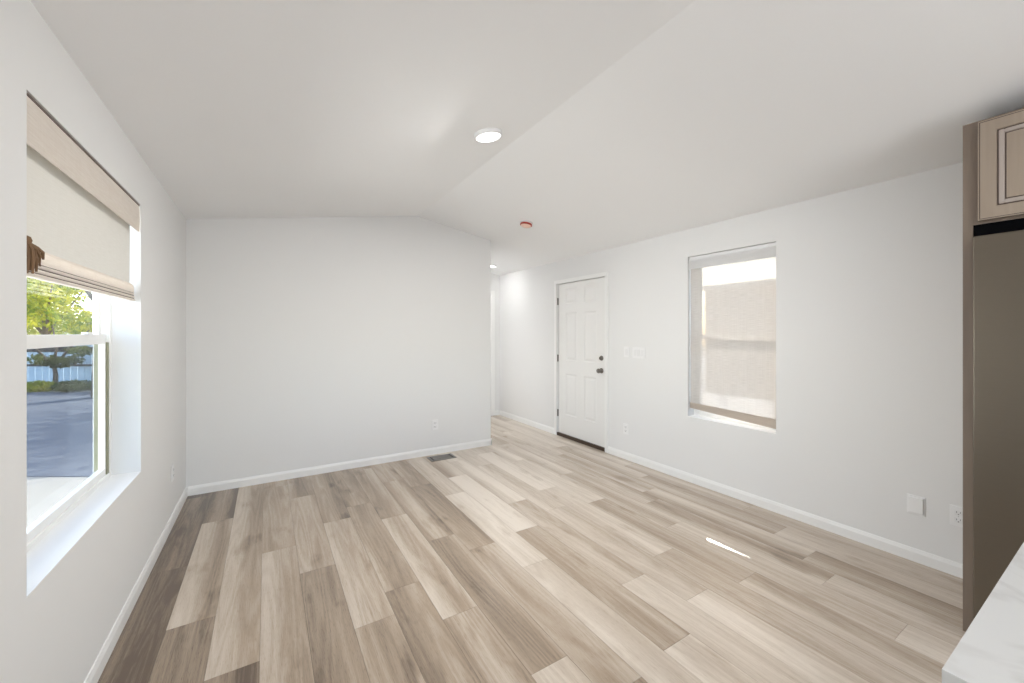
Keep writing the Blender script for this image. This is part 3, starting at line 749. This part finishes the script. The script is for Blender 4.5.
tree('yellow green leafy tree seen through the left window, leftmost', -27.6, 22.5, 6.4, 2.5, M['leaf_pale'], 1, 5000)
tree('bright green tree in the middle of the left window view', -23.0, 19.6, 6.2, 2.3, M['leaf'], 2, 5600)
tree('yellow green tree at the right side of the left window view', -22.4, 26.0, 6.9, 2.6, M['leaf'], 5, 5200)
tree('big brown trunked roadside tree at the right edge of the left window pane', -13.95, 13.6, 8.6, 2.6, M['leaf'], 8, 1500, .15, .30, .72)
tree('tall tree along the street shading the asphalt', -5.8, 18.2, 8.2, 4.2, M['leaf'], 12, 2600, .26, .2, .74)
# young bare tree in front of the fence
yt = thing('young_tree', 'young forked tree with sparse leaves before the blue fence', 'tree', P(-17.9, 15.6, GZ))
b = MB(); b.tube([(0, 0, 0), (.03, 0, .5), (-.02, .02, .9)], [.09, .075, .06], 8)
b.tube([(-.02, .02, .85), (-.5, -.05, 1.6), (-1.0, -.1, 2.5)], [.055, .04, .025], 7); b.tube([(-.02, .02, .85), (.35, .02, 1.5), (.95, .05, 2.3)], [.055, .045, .025], 7)
b.tube([(-.02, .02, .9), (.02, .1, 1.7), (-.1, .1, 2.5)], [.05, .035, .02], 7)
b.build('trunk', M['bark'], yt)
rg = random.Random(9); b = MB()
for c in ((-.35, 0, 1.15), (.4, 0, 1.1), (.1, .1, 1.0), (.7, .1, 1.45)): leaves(b, rg, c, (.45, .4, .2), 160, .09)
b.build('foliage', M['leaf_dark'], yt)
for i, (L, wd, r) in enumerate(((-18.9, 14.95, .50), (-17.65, 14.85, .48), (-16.4, 14.9, .52), (-15.1, 15.0, .60))):
    rg = random.Random(20+i)
    s = thing('low_shrub', ['low dark shrub leftmost in front of the blue fence', 'low yellow green shrub at the foot of the young tree', 'low rounded dark shrub right of the young tree', 'largest dark shrub at the right end before the fence'][i], 'shrub', P(L, wd, GZ))
    b = MB(); leaves(b, rg, (0, 0, r*.38), (r*1.1, r, r*.42), 700, .07); b.build('foliage', M['leaf_dark' if i != 1 else 'leaf'], s)
    b = MB()
    for a in range(5): b.tube([(0, 0, 0), (math.cos(a*1.3)*r*.3, math.sin(a*1.3)*r*.3, r*.4)], [.02, .01], 6)
    b.build('stem', M['bark'], s)
dk = thing('bright_band_deck', 'made-up white deck giving the bright band behind the sheer shade', 'deck', (6.9, 4.4, GZ))  # added so its sunlit top stands in for bright ground outside
b = MB()
for i in range(13): b.box(-1.3+i*.2+.004, -1.1+i*.2-.004, -2.6, 2.6, .84, .90, .003)
b.build('added_deck_boards', M['gravel'], dk)
MB().box(-1.3, -1.26, -2.6, 2.6, .62, .84).build('added_deck_fascia', M['vinyl'], dk)
for x in (-1.2, 1.2):
    for y in (-2.5, 0, 2.5): MB().box(x-.05, x+.05, y-.05, y+.05, 0, .84).build('added_deck_leg', M['plate_inset'], dk)
for y in (-.75, .35): MB().box(1.14, 1.22, y, y+.08, .90, 1.75).build('added_deck_post', M['siding'], dk)
# neighbouring house seen through the sheer shade
nh = thing('neighbour_house', 'beige neighbouring house seen faintly through the sheer shade', 'house', (14.2, 5, GZ))
b = MB(); b.box(-.5, 5, -6, 3.7, 0, 3.75); 
for i in range(18): b.box(-.52, -.5, -6, 3.7, .05+i*.2, .06+i*.2)
b.build('wall', M['siding'], nh)
MB().prism([(-1.0, 3.70), (2.25, 4.1), (5.5, 3.70), (5.5, 3.85), (2.25, 4.25), (-1.0, 3.85)], 'y', -6.4, 4.1).build('roof', M['roof'], nh)
for y in (.72, 3.72): MB().box(-1.0, -.88, y, y+.12, 0, 3.72).build('porch_post', M['siding'], nh)
